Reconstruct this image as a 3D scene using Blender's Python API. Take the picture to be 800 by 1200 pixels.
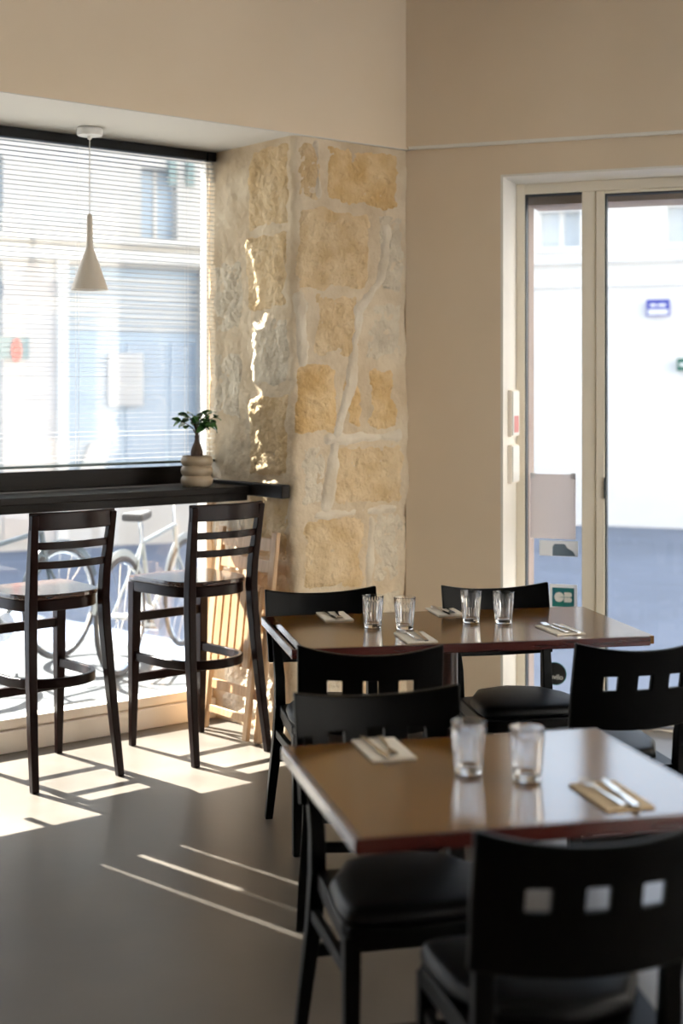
import bpy, bmesh, math, random
from mathutils import Vector, Matrix, noise

for o in list(bpy.data.objects):
    bpy.data.objects.remove(o, do_unlink=True)
scene = bpy.context.scene
COL = scene.collection
PI = math.pi
R = math.radians
random.seed(7)

# ------------------------------------------------------------------ camera
cam_d = bpy.data.cameras.new('camera')
cam_d.sensor_fit = 'VERTICAL'
cam_d.sensor_height = 36.0
cam_d.sensor_width = 24.0
cam_d.lens = 50.0
cam_d.shift_y = -143.0 / 1200.0
cam_d.clip_end = 300
cam_d.dof.use_dof = True
cam_d.dof.focus_distance = 5.35
cam_d.dof.aperture_fstop = 1.9
cam = bpy.data.objects.new('camera', cam_d)
cam.location = (0, 0, 1.6)
cam.rotation_euler = (R(90), 0, 0)
COL.objects.link(cam)
scene.camera = cam

# ------------------------------------------------------------------ sky, sun, exposure
SUN_ELEV = R(44.0)
SUN_FROM = Vector((-0.737, 0.675, 0)).normalized()      # horizontal direction towards the sun
world = bpy.data.worlds.new('sky')
scene.world = world
world.use_nodes = True
wn = world.node_tree
wn.nodes.clear()
sky = wn.nodes.new('ShaderNodeTexSky')
sky.sky_type = 'NISHITA'
sky.sun_disc = False
sky.sun_elevation = SUN_ELEV
sky.sun_rotation = math.atan2(SUN_FROM.x, SUN_FROM.y)
sky.air_density = 1.0
sky.dust_density = 2.0
sky.ozone_density = 1.0
bg = wn.nodes.new('ShaderNodeBackground')
bg.inputs['Strength'].default_value = 0.34
wo = wn.nodes.new('ShaderNodeOutputWorld')
hsv = wn.nodes.new('ShaderNodeHueSaturation')          # camera white balance: slightly muted blue
hsv.inputs['Saturation'].default_value = 0.62
wn.links.new(sky.outputs[0], hsv.inputs['Color'])
wn.links.new(hsv.outputs[0], bg.inputs[0])
wn.links.new(bg.outputs[0], wo.inputs[0])

sun_d = bpy.data.lights.new('sun', 'SUN')
sun_d.energy = 26.0
sun_d.angle = R(0.53)
sun_d.color = (1.0, 0.95, 0.87)
sun = bpy.data.objects.new('sun', sun_d)
to_sun = Vector((SUN_FROM.x * math.cos(SUN_ELEV), SUN_FROM.y * math.cos(SUN_ELEV), math.sin(SUN_ELEV)))
sun.rotation_euler = to_sun.to_track_quat('Z', 'Y').to_euler()
sun.location = to_sun * 40
COL.objects.link(sun)

vs = scene.view_settings
vs.view_transform = 'Standard'
vs.look = 'None'
vs.exposure = 1.05
vs.gamma = 1.0
vs.use_curve_mapping = False
cy = scene.cycles
cy.use_denoising = True
cy.max_bounces = 14
cy.diffuse_bounces = 6
cy.glossy_bounces = 5
cy.transmission_bounces = 10
cy.transparent_max_bounces = 24
cy.caustics_reflective = False
cy.caustics_refractive = False
cy.sample_clamp_indirect = 8.0

# ------------------------------------------------------------------ materials
def nd(nt, t, **kw):
    n = nt.nodes.new(t)
    for k, v in kw.items():
        n.inputs[k].default_value = v
    return n

def mat(name, col, rough=0.5, metal=0.0, col2=None, scale=6.0, detail=4.0, bump=0.0, bscale=40.0,
        spec=0.5, coat=0.0, stretch=None, rvar=0.0, contrast=(0.35, 0.65), coat_rough=0.08, bdist=0.01):
    m = bpy.data.materials.new(name)
    m.use_nodes = True
    nt = m.node_tree
    p = nt.nodes['Principled BSDF']
    p.inputs['Base Color'].default_value = (*col, 1)
    p.inputs['Roughness'].default_value = rough
    p.inputs['Metallic'].default_value = metal
    p.inputs['Specular IOR Level'].default_value = spec
    p.inputs['Coat Weight'].default_value = coat
    p.inputs['Coat Roughness'].default_value = coat_rough
    tc = nt.nodes.new('ShaderNodeTexCoord')
    mp = nt.nodes.new('ShaderNodeMapping')
    if stretch:
        mp.inputs['Scale'].default_value = stretch
    nt.links.new(tc.outputs['Object'], mp.inputs['Vector'])
    if col2 is not None or rvar:
        n1 = nd(nt, 'ShaderNodeTexNoise', Scale=scale, Detail=detail)
        nt.links.new(mp.outputs[0], n1.inputs['Vector'])
        if col2 is not None:
            cr = nt.nodes.new('ShaderNodeValToRGB')
            cr.color_ramp.elements[0].position = contrast[0]
            cr.color_ramp.elements[1].position = contrast[1]
            cr.color_ramp.elements[0].color = (*col, 1)
            cr.color_ramp.elements[1].color = (*col2, 1)
            nt.links.new(n1.outputs[0], cr.inputs[0])
            nt.links.new(cr.outputs[0], p.inputs['Base Color'])
        if rvar:
            mr = nt.nodes.new('ShaderNodeMapRange')
            mr.inputs['To Min'].default_value = max(0.02, rough - rvar)
            mr.inputs['To Max'].default_value = rough + rvar
            nt.links.new(n1.outputs[0], mr.inputs['Value'])
            nt.links.new(mr.outputs[0], p.inputs['Roughness'])
    if bump:
        n2 = nd(nt, 'ShaderNodeTexNoise', Scale=bscale, Detail=5.0)
        nt.links.new(mp.outputs[0], n2.inputs['Vector'])
        b = nt.nodes.new('ShaderNodeBump')
        b.inputs['Strength'].default_value = bump
        b.inputs['Distance'].default_value = bdist
        nt.links.new(n2.outputs[0], b.inputs['Height'])
        nt.links.new(b.outputs[0], p.inputs['Normal'])
    return m

def pane_mat(name, tint=(0.96, 0.98, 0.98)):
    m = bpy.data.materials.new(name)
    m.use_nodes = True
    nt = m.node_tree
    nt.nodes.clear()
    out = nt.nodes.new('ShaderNodeOutputMaterial')
    tr = nt.nodes.new('ShaderNodeBsdfTransparent')
    tr.inputs[0].default_value = (*tint, 1)
    gl = nt.nodes.new('ShaderNodeBsdfGlossy')
    gl.inputs['Roughness'].default_value = 0.02
    lw = nt.nodes.new('ShaderNodeLayerWeight')          # same on both faces of the thin sheet
    lw.inputs['Blend'].default_value = 0.5
    pw = nt.nodes.new('ShaderNodeMath'); pw.operation = 'POWER'; pw.inputs[1].default_value = 5.0
    nt.links.new(lw.outputs['Facing'], pw.inputs[0])
    fr = nt.nodes.new('ShaderNodeMapRange')
    fr.inputs['To Min'].default_value = 0.036
    fr.inputs['To Max'].default_value = 1.0
    nt.links.new(pw.outputs[0], fr.inputs['Value'])
    mx = nt.nodes.new('ShaderNodeMixShader')
    nt.links.new(fr.outputs[0], mx.inputs[0])
    nt.links.new(tr.outputs[0], mx.inputs[1])
    nt.links.new(gl.outputs[0], mx.inputs[2])
    nt.links.new(mx.outputs[0], out.inputs[0])
    return m

def glass_mat(name):
    m = mat(name, (1, 1, 1), rough=0.0)
    p = m.node_tree.nodes['Principled BSDF']
    p.inputs['Transmission Weight'].default_value = 1.0
    p.inputs['IOR'].default_value = 1.46
    return m

def wood_mat(name, a, b, rough=0.35, coat=0.0, stretch=(14, 14, 1.2), bump=0.05):
    return mat(name, a, rough, col2=b, scale=5.0, detail=6, stretch=stretch, coat=coat, bump=bump, bscale=30, bdist=0.002)

M = {}
M['paint'] = mat('cream_wall_paint', (0.74, 0.60, 0.435), 0.85, col2=(0.77, 0.63, 0.465), scale=1.6, bump=0.06, bscale=90, bdist=0.004)
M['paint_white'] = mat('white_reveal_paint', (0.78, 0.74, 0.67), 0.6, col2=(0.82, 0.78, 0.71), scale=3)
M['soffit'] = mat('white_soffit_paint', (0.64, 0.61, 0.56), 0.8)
M['ceiling'] = mat('ceiling_paint', (0.76, 0.70, 0.60), 0.9)
M['paint_dim'] = mat('back_wall_paint', (0.68, 0.59, 0.47), 0.9)
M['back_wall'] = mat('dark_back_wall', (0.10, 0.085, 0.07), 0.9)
M['floor'] = mat('grey_screed', (0.082, 0.069, 0.056), 0.34, col2=(0.115, 0.098, 0.081), scale=2.2, detail=8, bump=0.05, bscale=18, rvar=0.08, bdist=0.004, spec=0.6)
M['stone'] = mat('limestone_block', (0.59, 0.415, 0.225), 0.95, col2=(0.73, 0.565, 0.36), scale=7, detail=8, bump=1.0, bscale=34, bdist=0.02, spec=0.2)
M['stone2'] = mat('ochre_limestone_block', (0.61, 0.39, 0.17), 0.95, col2=(0.74, 0.54, 0.30), scale=8, detail=8, bump=1.0, bscale=34, bdist=0.02, spec=0.2)
M['stone3'] = mat('pale_limestone_block', (0.58, 0.49, 0.37), 0.95, col2=(0.70, 0.61, 0.47), scale=8, detail=8, bump=1.0, bscale=34, bdist=0.02, spec=0.2)
M['mortar'] = mat('lime_mortar', (0.57, 0.44, 0.295), 0.97, col2=(0.71, 0.59, 0.43), scale=5, detail=8, bump=0.9, bscale=30, bdist=0.010, spec=0.2)
M['lime'] = mat('pale_lime_smear', (0.62, 0.52, 0.39), 0.97, col2=(0.73, 0.645, 0.52), scale=6, detail=8, bump=0.7, bscale=30, bdist=0.008, spec=0.2)
M['window_frame'] = mat('cream_window_frame', (0.88, 0.80, 0.70), 0.5, col2=(0.90, 0.83, 0.74), scale=4)
M['door_frame'] = mat('beige_door_metal', (0.88, 0.80, 0.66), 0.45, col2=(0.90, 0.82, 0.69), scale=3)
M['gasket'] = mat('dark_gasket', (0.03, 0.035, 0.035), 0.5)
M['pane'] = pane_mat('window_glass')
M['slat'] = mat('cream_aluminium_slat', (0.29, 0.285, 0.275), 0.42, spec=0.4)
M['black_metal'] = mat('black_rail_metal', (0.006, 0.006, 0.006), 0.5, spec=0.2)
M['green_rail'] = mat('dark_green_rail', (0.02, 0.045, 0.04), 0.35)
M['cord'] = mat('pale_cord', (0.62, 0.60, 0.56), 0.8)
M['counter'] = wood_mat('black_stained_counter', (0.007, 0.005, 0.004), (0.013, 0.009, 0.007), 0.42, stretch=(1.2, 14, 14))
M['counter'].node_tree.nodes['Principled BSDF'].inputs['Specular IOR Level'].default_value = 0.13
M['lamp'] = mat('beige_lamp_enamel', (0.60, 0.53, 0.44), 0.5)
M['lamp_in'] = mat('white_lamp_inside', (0.85, 0.82, 0.76), 0.6)
M['white_plastic'] = mat('white_plastic', (0.78, 0.76, 0.72), 0.45)
M['stool'] = wood_mat('dark_walnut_stool', (0.008, 0.0024, 0.0017), (0.012, 0.0036, 0.0025), 0.28, coat=0.0)
M['stool'].node_tree.nodes['Principled BSDF'].inputs['Specular IOR Level'].default_value = 0.15
M['seat_wood'] = wood_mat('walnut_stool_seat', (0.030, 0.013, 0.009), (0.055, 0.024, 0.016), 0.22, coat=0.5, stretch=(2, 14, 14))
M['chair'] = wood_mat('black_lacquer_wood', (0.0016, 0.0015, 0.0014), (0.0026, 0.0024, 0.0022), 0.38, bump=0.03)
M['chair'].node_tree.nodes['Principled BSDF'].inputs['Specular IOR Level'].default_value = 0.07
M['vinyl'] = mat('black_vinyl', (0.003, 0.003, 0.0033), 0.42, spec=0.13, bump=0.12, bscale=160, bdist=0.002)
M['table'] = mat('brown_laminate', (0.115, 0.049, 0.007), 0.14, col2=(0.135, 0.059, 0.010), scale=3, spec=0.42, detail=5, bump=0.02, bscale=200, bdist=0.001)
M['table_edge'] = wood_mat('mahogany_edge', (0.040, 0.007, 0.006), (0.060, 0.012, 0.009), 0.24, coat=0.4, stretch=(2, 2, 20))
M['table_leg'] = wood_mat('table_leg_wood', (0.030, 0.013, 0.010), (0.05, 0.021, 0.015), 0.3, coat=0.3)
M['napkin'] = mat('cream_paper_napkin', (0.72, 0.66, 0.56), 0.95, bump=0.25, bscale=120, bdist=0.002)
M['kraft'] = mat('tan_paper_napkin', (0.56, 0.44, 0.29), 0.95, bump=0.25, bscale=120, bdist=0.002)
M['steel'] = mat('cutlery_steel', (0.62, 0.60, 0.57), 0.18, metal=1.0)
M['tumbler'] = glass_mat('clear_glass')
M['pine'] = wood_mat('pine_wood', (0.46, 0.28, 0.145), (0.60, 0.39, 0.22), 0.45, stretch=(16, 16, 1.2))
M['pot'] = mat('beige_glazed_pot', (0.37, 0.28, 0.185), 0.42, col2=(0.43, 0.335, 0.23), scale=9)
M['soil'] = mat('dark_soil', (0.03, 0.02, 0.014), 1.0, bump=0.8, bscale=90)
M['bark'] = mat('dark_bark', (0.055, 0.030, 0.020), 0.8, col2=(0.10, 0.06, 0.04), scale=18, bump=0.5, bscale=50)
M['leaf'] = mat('ficus_leaf', (0.035, 0.12, 0.022), 0.35, col2=(0.07, 0.20, 0.04), scale=12)
M['facade'] = mat('pale_limestone_facade', (0.47, 0.45, 0.42), 0.9, col2=(0.52, 0.50, 0.47), scale=1.2)
M['facade_white'] = mat('white_limestone_facade', (0.84, 0.82, 0.78), 0.9, col2=(0.87, 0.85, 0.82), scale=1.2)
M['facade_pink'] = mat('pinkish_render', (0.52, 0.47, 0.43), 0.9, col2=(0.57, 0.52, 0.48), scale=1.2)
M['outer_stone'] = mat('pinkish_outer_stone', (0.34, 0.27, 0.24), 0.9, col2=(0.40, 0.33, 0.29), scale=3)
M['cream_render'] = mat('cream_render', (0.74, 0.66, 0.58), 0.9, col2=(0.78, 0.70, 0.62), scale=1.2)
M['facade_trim'] = mat('pale_stone_moulding', (0.60, 0.58, 0.54), 0.9)
M['ext_glass'] = mat('far_window_glass', (0.27, 0.34, 0.42), 0.15, spec=0.5)
M['pale_glass'] = mat('pale_window_glass', (0.60, 0.64, 0.67), 0.3)
M['shopfront'] = mat('blue_grey_shopfront', (0.34, 0.42, 0.50), 0.5)
M['shutter'] = mat('green_grey_shutter', (0.20, 0.27, 0.26), 0.6)
M['asphalt'] = mat('asphalt', (0.135, 0.165, 0.22), 0.9, col2=(0.16, 0.195, 0.26), scale=1.2, detail=6)
M['pavement'] = mat('grey_pavement', (0.05, 0.055, 0.06), 0.9, col2=(0.08, 0.085, 0.09), scale=2)
M['paper'] = mat('white_paper', (0.80, 0.79, 0.77), 0.9)
M['paper_grey'] = mat('grey_paper', (0.80, 0.75, 0.73), 0.9)
def translucent(m, amount):
    nt = m.node_tree
    p = nt.nodes['Principled BSDF']; out = nt.nodes['Material Output']
    tl = nt.nodes.new('ShaderNodeBsdfTranslucent'); tl.inputs[0].default_value = p.inputs['Base Color'].default_value
    mx = nt.nodes.new('ShaderNodeMixShader'); mx.inputs[0].default_value = amount
    nt.links.new(p.outputs[0], mx.inputs[1]); nt.links.new(tl.outputs[0], mx.inputs[2]); nt.links.new(mx.outputs[0], out.inputs[0])
translucent(M['paper_grey'], 0.55)
translucent(M['paper'], 0.5)
M['cb_blue'] = mat('teal_blue_print', (0.012, 0.13, 0.20), 0.4, col2=(0.015, 0.20, 0.17), scale=14, contrast=(0.4, 0.6))
M['ink'] = mat('black_ink', (0.008, 0.008, 0.009), 0.5)
M['ink_white'] = mat('white_ink', (0.80, 0.79, 0.76), 0.6)
M['red'] = mat('red_print', (0.62, 0.06, 0.04), 0.5)
M['orange'] = mat('orange_print', (0.75, 0.24, 0.04), 0.5)
M['teal_edge'] = mat('teal_rim', (0.01, 0.16, 0.14), 0.5)
M['sign_blue'] = mat('enamel_blue', (0.015, 0.035, 0.36), 0.3)
M['sign_green'] = mat('enamel_green', (0.01, 0.12, 0.08), 0.4)
M['bike'] = mat('dark_bike_paint', (0.05, 0.07, 0.09), 0.35)
M['bike_pale'] = mat('grey_bike_paint', (0.20, 0.23, 0.25), 0.35)
M['rubber'] = mat('rubber_tyre', (0.04, 0.04, 0.045), 0.8)
M['chrome'] = mat('chrome', (0.7, 0.7, 0.7), 0.2, metal=1.0)
M['pink'] = mat('pinkish_red_paint', (0.62, 0.20, 0.18), 0.5)

# ------------------------------------------------------------------ mesh builder
class MB:
    def __init__(s):
        s.v = []; s.f = []
    def add(s, vs_, fs_):
        b = len(s.v)
        s.v += [tuple(v) for v in vs_]
        s.f += [tuple(i + b for i in f) for f in fs_]
        return s
    def box(s, x0, x1, y0, y1, z0, z1, mtx=None):
        vs_ = [Vector((x, y, z)) for z in (z0, z1) for y in (y0, y1) for x in (x0, x1)]
        if mtx is not None:
            vs_ = [mtx @ v for v in vs_]
        return s.add(vs_, [(0, 2, 3, 1), (4, 5, 7, 6), (0, 1, 5, 4), (2, 6, 7, 3), (0, 4, 6, 2), (1, 3, 7, 5)])
    def sweep(s, path, w, h, up=(0, 0, 1), closed=False):
        """rectangular section w (sideways) x h (along up) swept along a path; w,h may be lists"""
        n = len(path)
        P = [Vector(p) for p in path]
        up = Vector(up)
        vs_ = []
        for i in range(n):
            if closed:
                t = P[(i + 1) % n] - P[i - 1]
            else:
                t = P[min(i + 1, n - 1)] - P[max(i - 1, 0)]
            t.normalize()
            sd = t.cross(up).normalized()
            u2 = sd.cross(t).normalized()
            ww = (w[i] if isinstance(w, (list, tuple)) else w) / 2
            hh = (h[i] if isinstance(h, (list, tuple)) else h) / 2
            vs_ += [P[i] - sd * ww - u2 * hh, P[i] + sd * ww - u2 * hh, P[i] + sd * ww + u2 * hh, P[i] - sd * ww + u2 * hh]
        fs_ = []
        for i in range(n if closed else n - 1):
            a = i * 4; b = ((i + 1) % n) * 4
            for k in range(4):
                k2 = (k + 1) % 4
                fs_.append((a + k, a + k2, b + k2, b + k))
        if not closed:
            fs_.append((3, 2, 1, 0)); e = (n - 1) * 4
            fs_.append((e, e + 1, e + 2, e + 3))
        return s.add(vs_, fs_)
    def tube(s, path, r, n=8, closed=False):
        P = [Vector(p) for p in path]
        m = len(P)
        vs_ = []
        ref = Vector((0, 0, 1))
        for i in range(m):
            t = (P[(i + 1) % m] - P[i - 1]) if closed else (P[min(i + 1, m - 1)] - P[max(i - 1, 0)])
            t.normalize()
            rf = ref if abs(t.z) < 0.95 else Vector((1, 0, 0))
            sd = t.cross(rf).normalized(); u2 = sd.cross(t)
            rr = r[i] if isinstance(r, (list, tuple)) else r
            for k in range(n):
                a = 2 * PI * k / n
                vs_.append(P[i] + sd * (rr * math.cos(a)) + u2 * (rr * math.sin(a)))
        fs_ = []
        for i in range(m if closed else m - 1):
            a = i * n; b = ((i + 1) % m) * n
            for k in range(n):
                k2 = (k + 1) % n
                fs_.append((a + k, a + k2, b + k2, b + k))
        if not closed:
            fs_.append(tuple(range(n - 1, -1, -1)))
            fs_.append(tuple(range((m - 1) * n, m * n)))
        return s.add(vs_, fs_)
    def lathe(s, prof, n=32, cap0=True, cap1=True, rf=None, c=(0, 0)):
        vs_ = []
        for j, (r, z) in enumerate(prof):
            for k in range(n):
                a = 2 * PI * k / n
                q = r if rf is None else rf(j, r, a)
                vs_.append((c[0] + q * math.cos(a), c[1] + q * math.sin(a), z))
        fs_ = []
        for j in range(len(prof) - 1):
            for k in range(n):
                k2 = (k + 1) % n
                fs_.append((j * n + k, j * n + k2, (j + 1) * n + k2, (j + 1) * n + k))
        if cap0: fs_.append(tuple(range(n - 1, -1, -1)))
        if cap1: fs_.append(tuple(range((len(prof) - 1) * n, len(prof) * n)))
        return s.add(vs_, fs_)
    def prism(s, poly, z0, z1):
        n = len(poly)
        vs_ = [(x, y, z0) for x, y in poly] + [(x, y, z1) for x, y in poly]
        fs_ = [tuple(range(n - 1, -1, -1)), tuple(range(n, 2 * n))]
        for k in range(n):
            k2 = (k + 1) % n
            fs_.append((k, k2, n + k2, n + k))
        return s.add(vs_, fs_)
    def panel(s, fn, xs, zs, hole, thick_fn=None):
        """perforated slab: fn(x,z,side) -> point, side 0 front 1 back; hole(i,j) -> cell missing"""
        idx = {}
        vs_ = []; fs_ = []
        def vid(i, j, sd):
            if (i, j, sd) not in idx:
                idx[(i, j, sd)] = len(vs_); vs_.append(fn(xs[i], zs[j], sd))
            return idx[(i, j, sd)]
        nx, nz = len(xs) - 1, len(zs) - 1
        ok = lambda i, j: 0 <= i < nx and 0 <= j < nz and not hole(i, j)
        for i in range(nx):
            for j in range(nz):
                if not ok(i, j): continue
                fs_.append((vid(i, j, 0), vid(i + 1, j, 0), vid(i + 1, j + 1, 0), vid(i, j + 1, 0)))
                fs_.append((vid(i, j, 1), vid(i, j + 1, 1), vid(i + 1, j + 1, 1), vid(i + 1, j, 1)))
                if not ok(i - 1, j): fs_.append((vid(i, j, 0), vid(i, j + 1, 0), vid(i, j + 1, 1), vid(i, j, 1)))
                if not ok(i + 1, j): fs_.append((vid(i + 1, j, 0), vid(i + 1, j, 1), vid(i + 1, j + 1, 1), vid(i + 1, j + 1, 0)))
                if not ok(i, j - 1): fs_.append((vid(i, j, 0), vid(i, j, 1), vid(i + 1, j, 1), vid(i + 1, j, 0)))
                if not ok(i, j + 1): fs_.append((vid(i, j + 1, 0), vid(i + 1, j + 1, 0), vid(i + 1, j + 1, 1), vid(i, j + 1, 1)))
        return s.add(vs_, fs_)
    def mesh(s, name, m, smooth=None):
        me = bpy.data.meshes.new(name)
        me.from_pydata(s.v, [], s.f)
        me.update()
        bm = bmesh.new(); bm.from_mesh(me)
        bmesh.ops.recalc_face_normals(bm, faces=bm.faces)
        bm.to_mesh(me); bm.free()
        me.materials.append(m)
        if smooth is not None:
            me.polygons.foreach_set('use_smooth', [True] * len(me.polygons))
            me.set_sharp_from_angle(angle=R(smooth))
        return me
    def build(s, name, m, parent=None, smooth=None, bevel=0.0, seg=2):
        o = bpy.data.objects.new(name, s.mesh(name, m, smooth))
        COL.objects.link(o)
        if parent is not None: o.parent = parent
        if bevel:
            b = o.modifiers.new('bevel', 'BEVEL')
            b.width = bevel; b.segments = seg; b.limit_method = 'ANGLE'; b.angle_limit = R(40)
        return o

def empty(name, loc=(0, 0, 0), rz=0.0, rot=None):
    o = bpy.data.objects.new(name, None)
    o.empty_display_size = 0.1
    o.location = loc
    o.rotation_euler = rot if rot is not None else (0, 0, rz)
    COL.objects.link(o)
    return o

def tag(o, label=None, cat=None, group=None, kind=None):
    if label: o['label'] = label
    if cat: o['category'] = cat
    if group: o['group'] = group
    if kind: o['kind'] = kind
    return o

def struct(o, label=None):
    o['kind'] = 'structure'
    if label: o['label'] = label
    return o

def copy_tree(o, parent=None):
    c = o.copy(); COL.objects.link(c); c.parent = parent
    for ch in list(o.children):
        copy_tree(ch, c)
    return c

# frames: left (window) wall and right (door) wall -----------------------------------
LA = R(39.2)
LP = Vector((-0.651, 7.0, 0))          # right end of the glass line; local x along wall, y outwards
RA = R(-20.3)
RP = Vector((0.331, 6.894, 0))         # room corner; local x along wall to the right, y outwards
LM = Matrix.Translation(LP) @ Matrix.Rotation(LA, 4, 'Z')
RM = Matrix.Translation(RP) @ Matrix.Rotation(RA, 4, 'Z')

def at_left(o):
    o.location = LP; o.rotation_euler = (0, 0, LA); return o
def at_right(o):
    o.location = RP; o.rotation_euler = (0, 0, RA); return o

def flat(x, z, sd, y0, y1):
    return (x, y1 if sd else y0, z)

CEIL = 3.55
SOFFIT = 2.76
WIN_L = -4.6          # left end of the window along the wall
# ------------------------------------------------------------------ room shell
def world_pts(mtx, pts):
    return [(mtx @ Vector((x, y, 0))).to_2d() for x, y in pts]

floor_poly = [tuple(p) for p in world_pts(LM, [(-5.5, 0.04), (0.0, 0.04)])] + \
             [tuple(p) for p in world_pts(RM, [(0.0, 0.0), (0.45, 0.36), (2.0, 0.36), (3.8, 0.0)])] + [(3.9, -2.6), (-4.9, -2.6)]
fl = MB().prism(floor_poly, -0.12, 0.0).build('floor', M['floor'])
struct(fl, 'grey polished screed floor')
cl = MB().prism([tuple(p) for p in world_pts(LM, [(-5.6, 0.1), (0.6, 0.1)])] + [tuple(p) for p in world_pts(RM, [(0.2, 0.3), (3.9, 0.3)])] + [(4.1, -2.8), (-5.1, -2.8)], CEIL, CEIL + 0.15).build('ceiling', M['ceiling'])
struct(cl, 'pale ceiling')

# window wall: deep lintel over the window recess + pier at the far left end
w = MB().box(-5.6, 0.80, -0.703, 0.12, SOFFIT + .004, CEIL).box(-5.6, WIN_L, -0.703, 0.12, 0, SOFFIT)
struct(at_left(w.build('wall_left', M['paint'])), 'cream painted deep lintel above the window recess')

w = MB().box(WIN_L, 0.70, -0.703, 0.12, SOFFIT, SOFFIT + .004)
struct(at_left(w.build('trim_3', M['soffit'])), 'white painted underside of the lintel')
# door wall
xs = [-0.02, 0.45, 1.98, 3.9]; zs = [0, 2.62, CEIL]
w = MB().panel(lambda x, z, sd: flat(x, z, sd, 0.0, 0.36), xs, zs, lambda i, j: i == 1 and j == 0)
struct(at_right(w.build('wall_right', M['paint'])), 'cream painted wall with the glazed door')
w = MB().box(-0.02, 3.9, -0.022, 0.0, SOFFIT + 0.016, CEIL)
struct(at_right(w.build('wall_upper', M['paint'])), 'slightly projecting upper part of the cream wall')
w = MB().box(0.0, 3.9, -0.026, 0.0, SOFFIT, SOFFIT + 0.016)
struct(at_right(w.build('trim_1', M['paint_white'], bevel=0.003)), 'thin pale ledge running along the cream wall')
# white lining of the door opening
w = MB().box(0.4495, 0.462, 0.0, 0.352, 0, 2.6195)
w.box(0.462, 1.97, 0.0, 0.352, 2.609, 2.6195).box(1.968, 1.9795, 0.0, 0.352, 0, 2.609)
struct(at_right(w.build('trim_2', M['paint_white'])), 'white painted lining of the door recess')

c1 = LM @ Vector((-5.5, -0.703, 0))
c2 = RM @ Vector((3.8, 0.0, 0))
# side walls beside the camera; the right one has an opening added for fill light
EW0, EW1 = -1.6, 4.9
zs = [0, 0.25, 3.2, CEIL]
w = MB().box(c1.x - 0.15, c1.x, -2.7, c1.y + 0.1, 0, CEIL)
struct(w.build('wall_side', M['paint_dim']), 'cream wall left of the camera')
ys = [-2.7, EW0, EW1, c2.y + 0.1]
w = MB().panel(lambda y, z, sd: (c2.x + (0.15 if sd else 0.0), y, z), ys, zs, lambda i, j: i == 1 and j == 1)
struct(w.build('wall_east', M['paint_dim']), 'cream wall right of the camera with an added opening for fill light')
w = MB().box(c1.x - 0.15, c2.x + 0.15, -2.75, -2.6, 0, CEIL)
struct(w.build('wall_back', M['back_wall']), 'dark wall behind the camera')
def shop_window(name, p0, p1, n, lab):  # glazing for the added fill opening
    p0, p1 = Vector(p0), Vector(p1)
    L = (p1 - p0).length
    t = struct(empty(name, p0, math.atan2(p1.y - p0.y, p1.x - p0.x)), lab)
    for k in range(n + 1):
        x = (L - .06) * k / n
        MB().box(x, x + .06, -.03, .03, .25, 3.2).build('mullion', M['window_frame'], t)
        if k < n:
            MB().box(x + .06, (L - .06) * (k + 1) / n, -.03, .03, 3.15, 3.2).build('head', M['window_frame'], t)
            MB().box(x + .06, (L - .06) * (k + 1) / n, -.03, .03, .25, .30).build('sill', M['window_frame'], t)
            MB().box(x + .06, (L - .06) * (k + 1) / n, -.003, .003, .30, 3.15).build('pane', M['pane'], t)
shop_window('fill_window', (c2.x + .075, EW0, 0), (c2.x + .075, EW1, 0), 4, 'added wide window right of the camera, lets in fill light')  # unseen window, added to bring more daylight onto the walls

# ------------------------------------------------------------------ stone pillar in the corner
DEPTH = 0.685
RC = 0.035
L1 = DEPTH - RC
LARC = RC * PI / 2
L2 = 0.72 - RC
def pillar_pt(s, z, off):
    """s runs along the recess side (0..DEPTH) round the arris and along the room face"""
    if s < L1:
        p = Vector((0, -s, z)); n = Vector((-1, 0, 0))
    elif s < L1 + LARC:
        a = (s - L1) / LARC * PI / 2
        n = Vector((-math.cos(a), -math.sin(a), 0))
        p = Vector((RC, -L1, z)) + n * RC
    else:
        p = Vector((RC + s - L1 - LARC, -DEPTH, z)); n = Vector((0, -1, 0))
    return p + n * off
def pillar_disp(s, z):
    q = Vector((s * 3.0, z * 3.0, 0.0))
    d = 0.016 * noise.noise(q * 0.9 + Vector((5, 1, 2))) + 0.010 * noise.noise(q * 2.6) + 0.006 * noise.noise(q * 6.0) + 0.004 * noise.noise(q * 14.0)
    if z > 2.70: d *= max(0.0, (2.76 - z) / 0.06)
    return d
S_TOT = L1 + LARC + L2
ns, nz = 96, 190
b = MB(); vs_ = []; fs_ = []
for j in range(nz + 1):
    for i in range(ns + 1):
        s = S_TOT * i / ns; z = SOFFIT * j / nz
        vs_.append(pillar_pt(s, z, pillar_disp(s, z)))
for j in range(nz):
    for i in range(ns):
        a = j * (ns + 1) + i
        fs_.append((a, a + 1, a + ns + 2, a + ns + 1))
b.add(vs_, fs_)
b.box(0.03, 0.72, -DEPTH + 0.03, 0.12, 0, SOFFIT)
pillar = struct(at_left(b.build('wall_corner', M['mortar'], smooth=60)), 'exposed rough limestone pier between the window recess and the cream wall')

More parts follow.
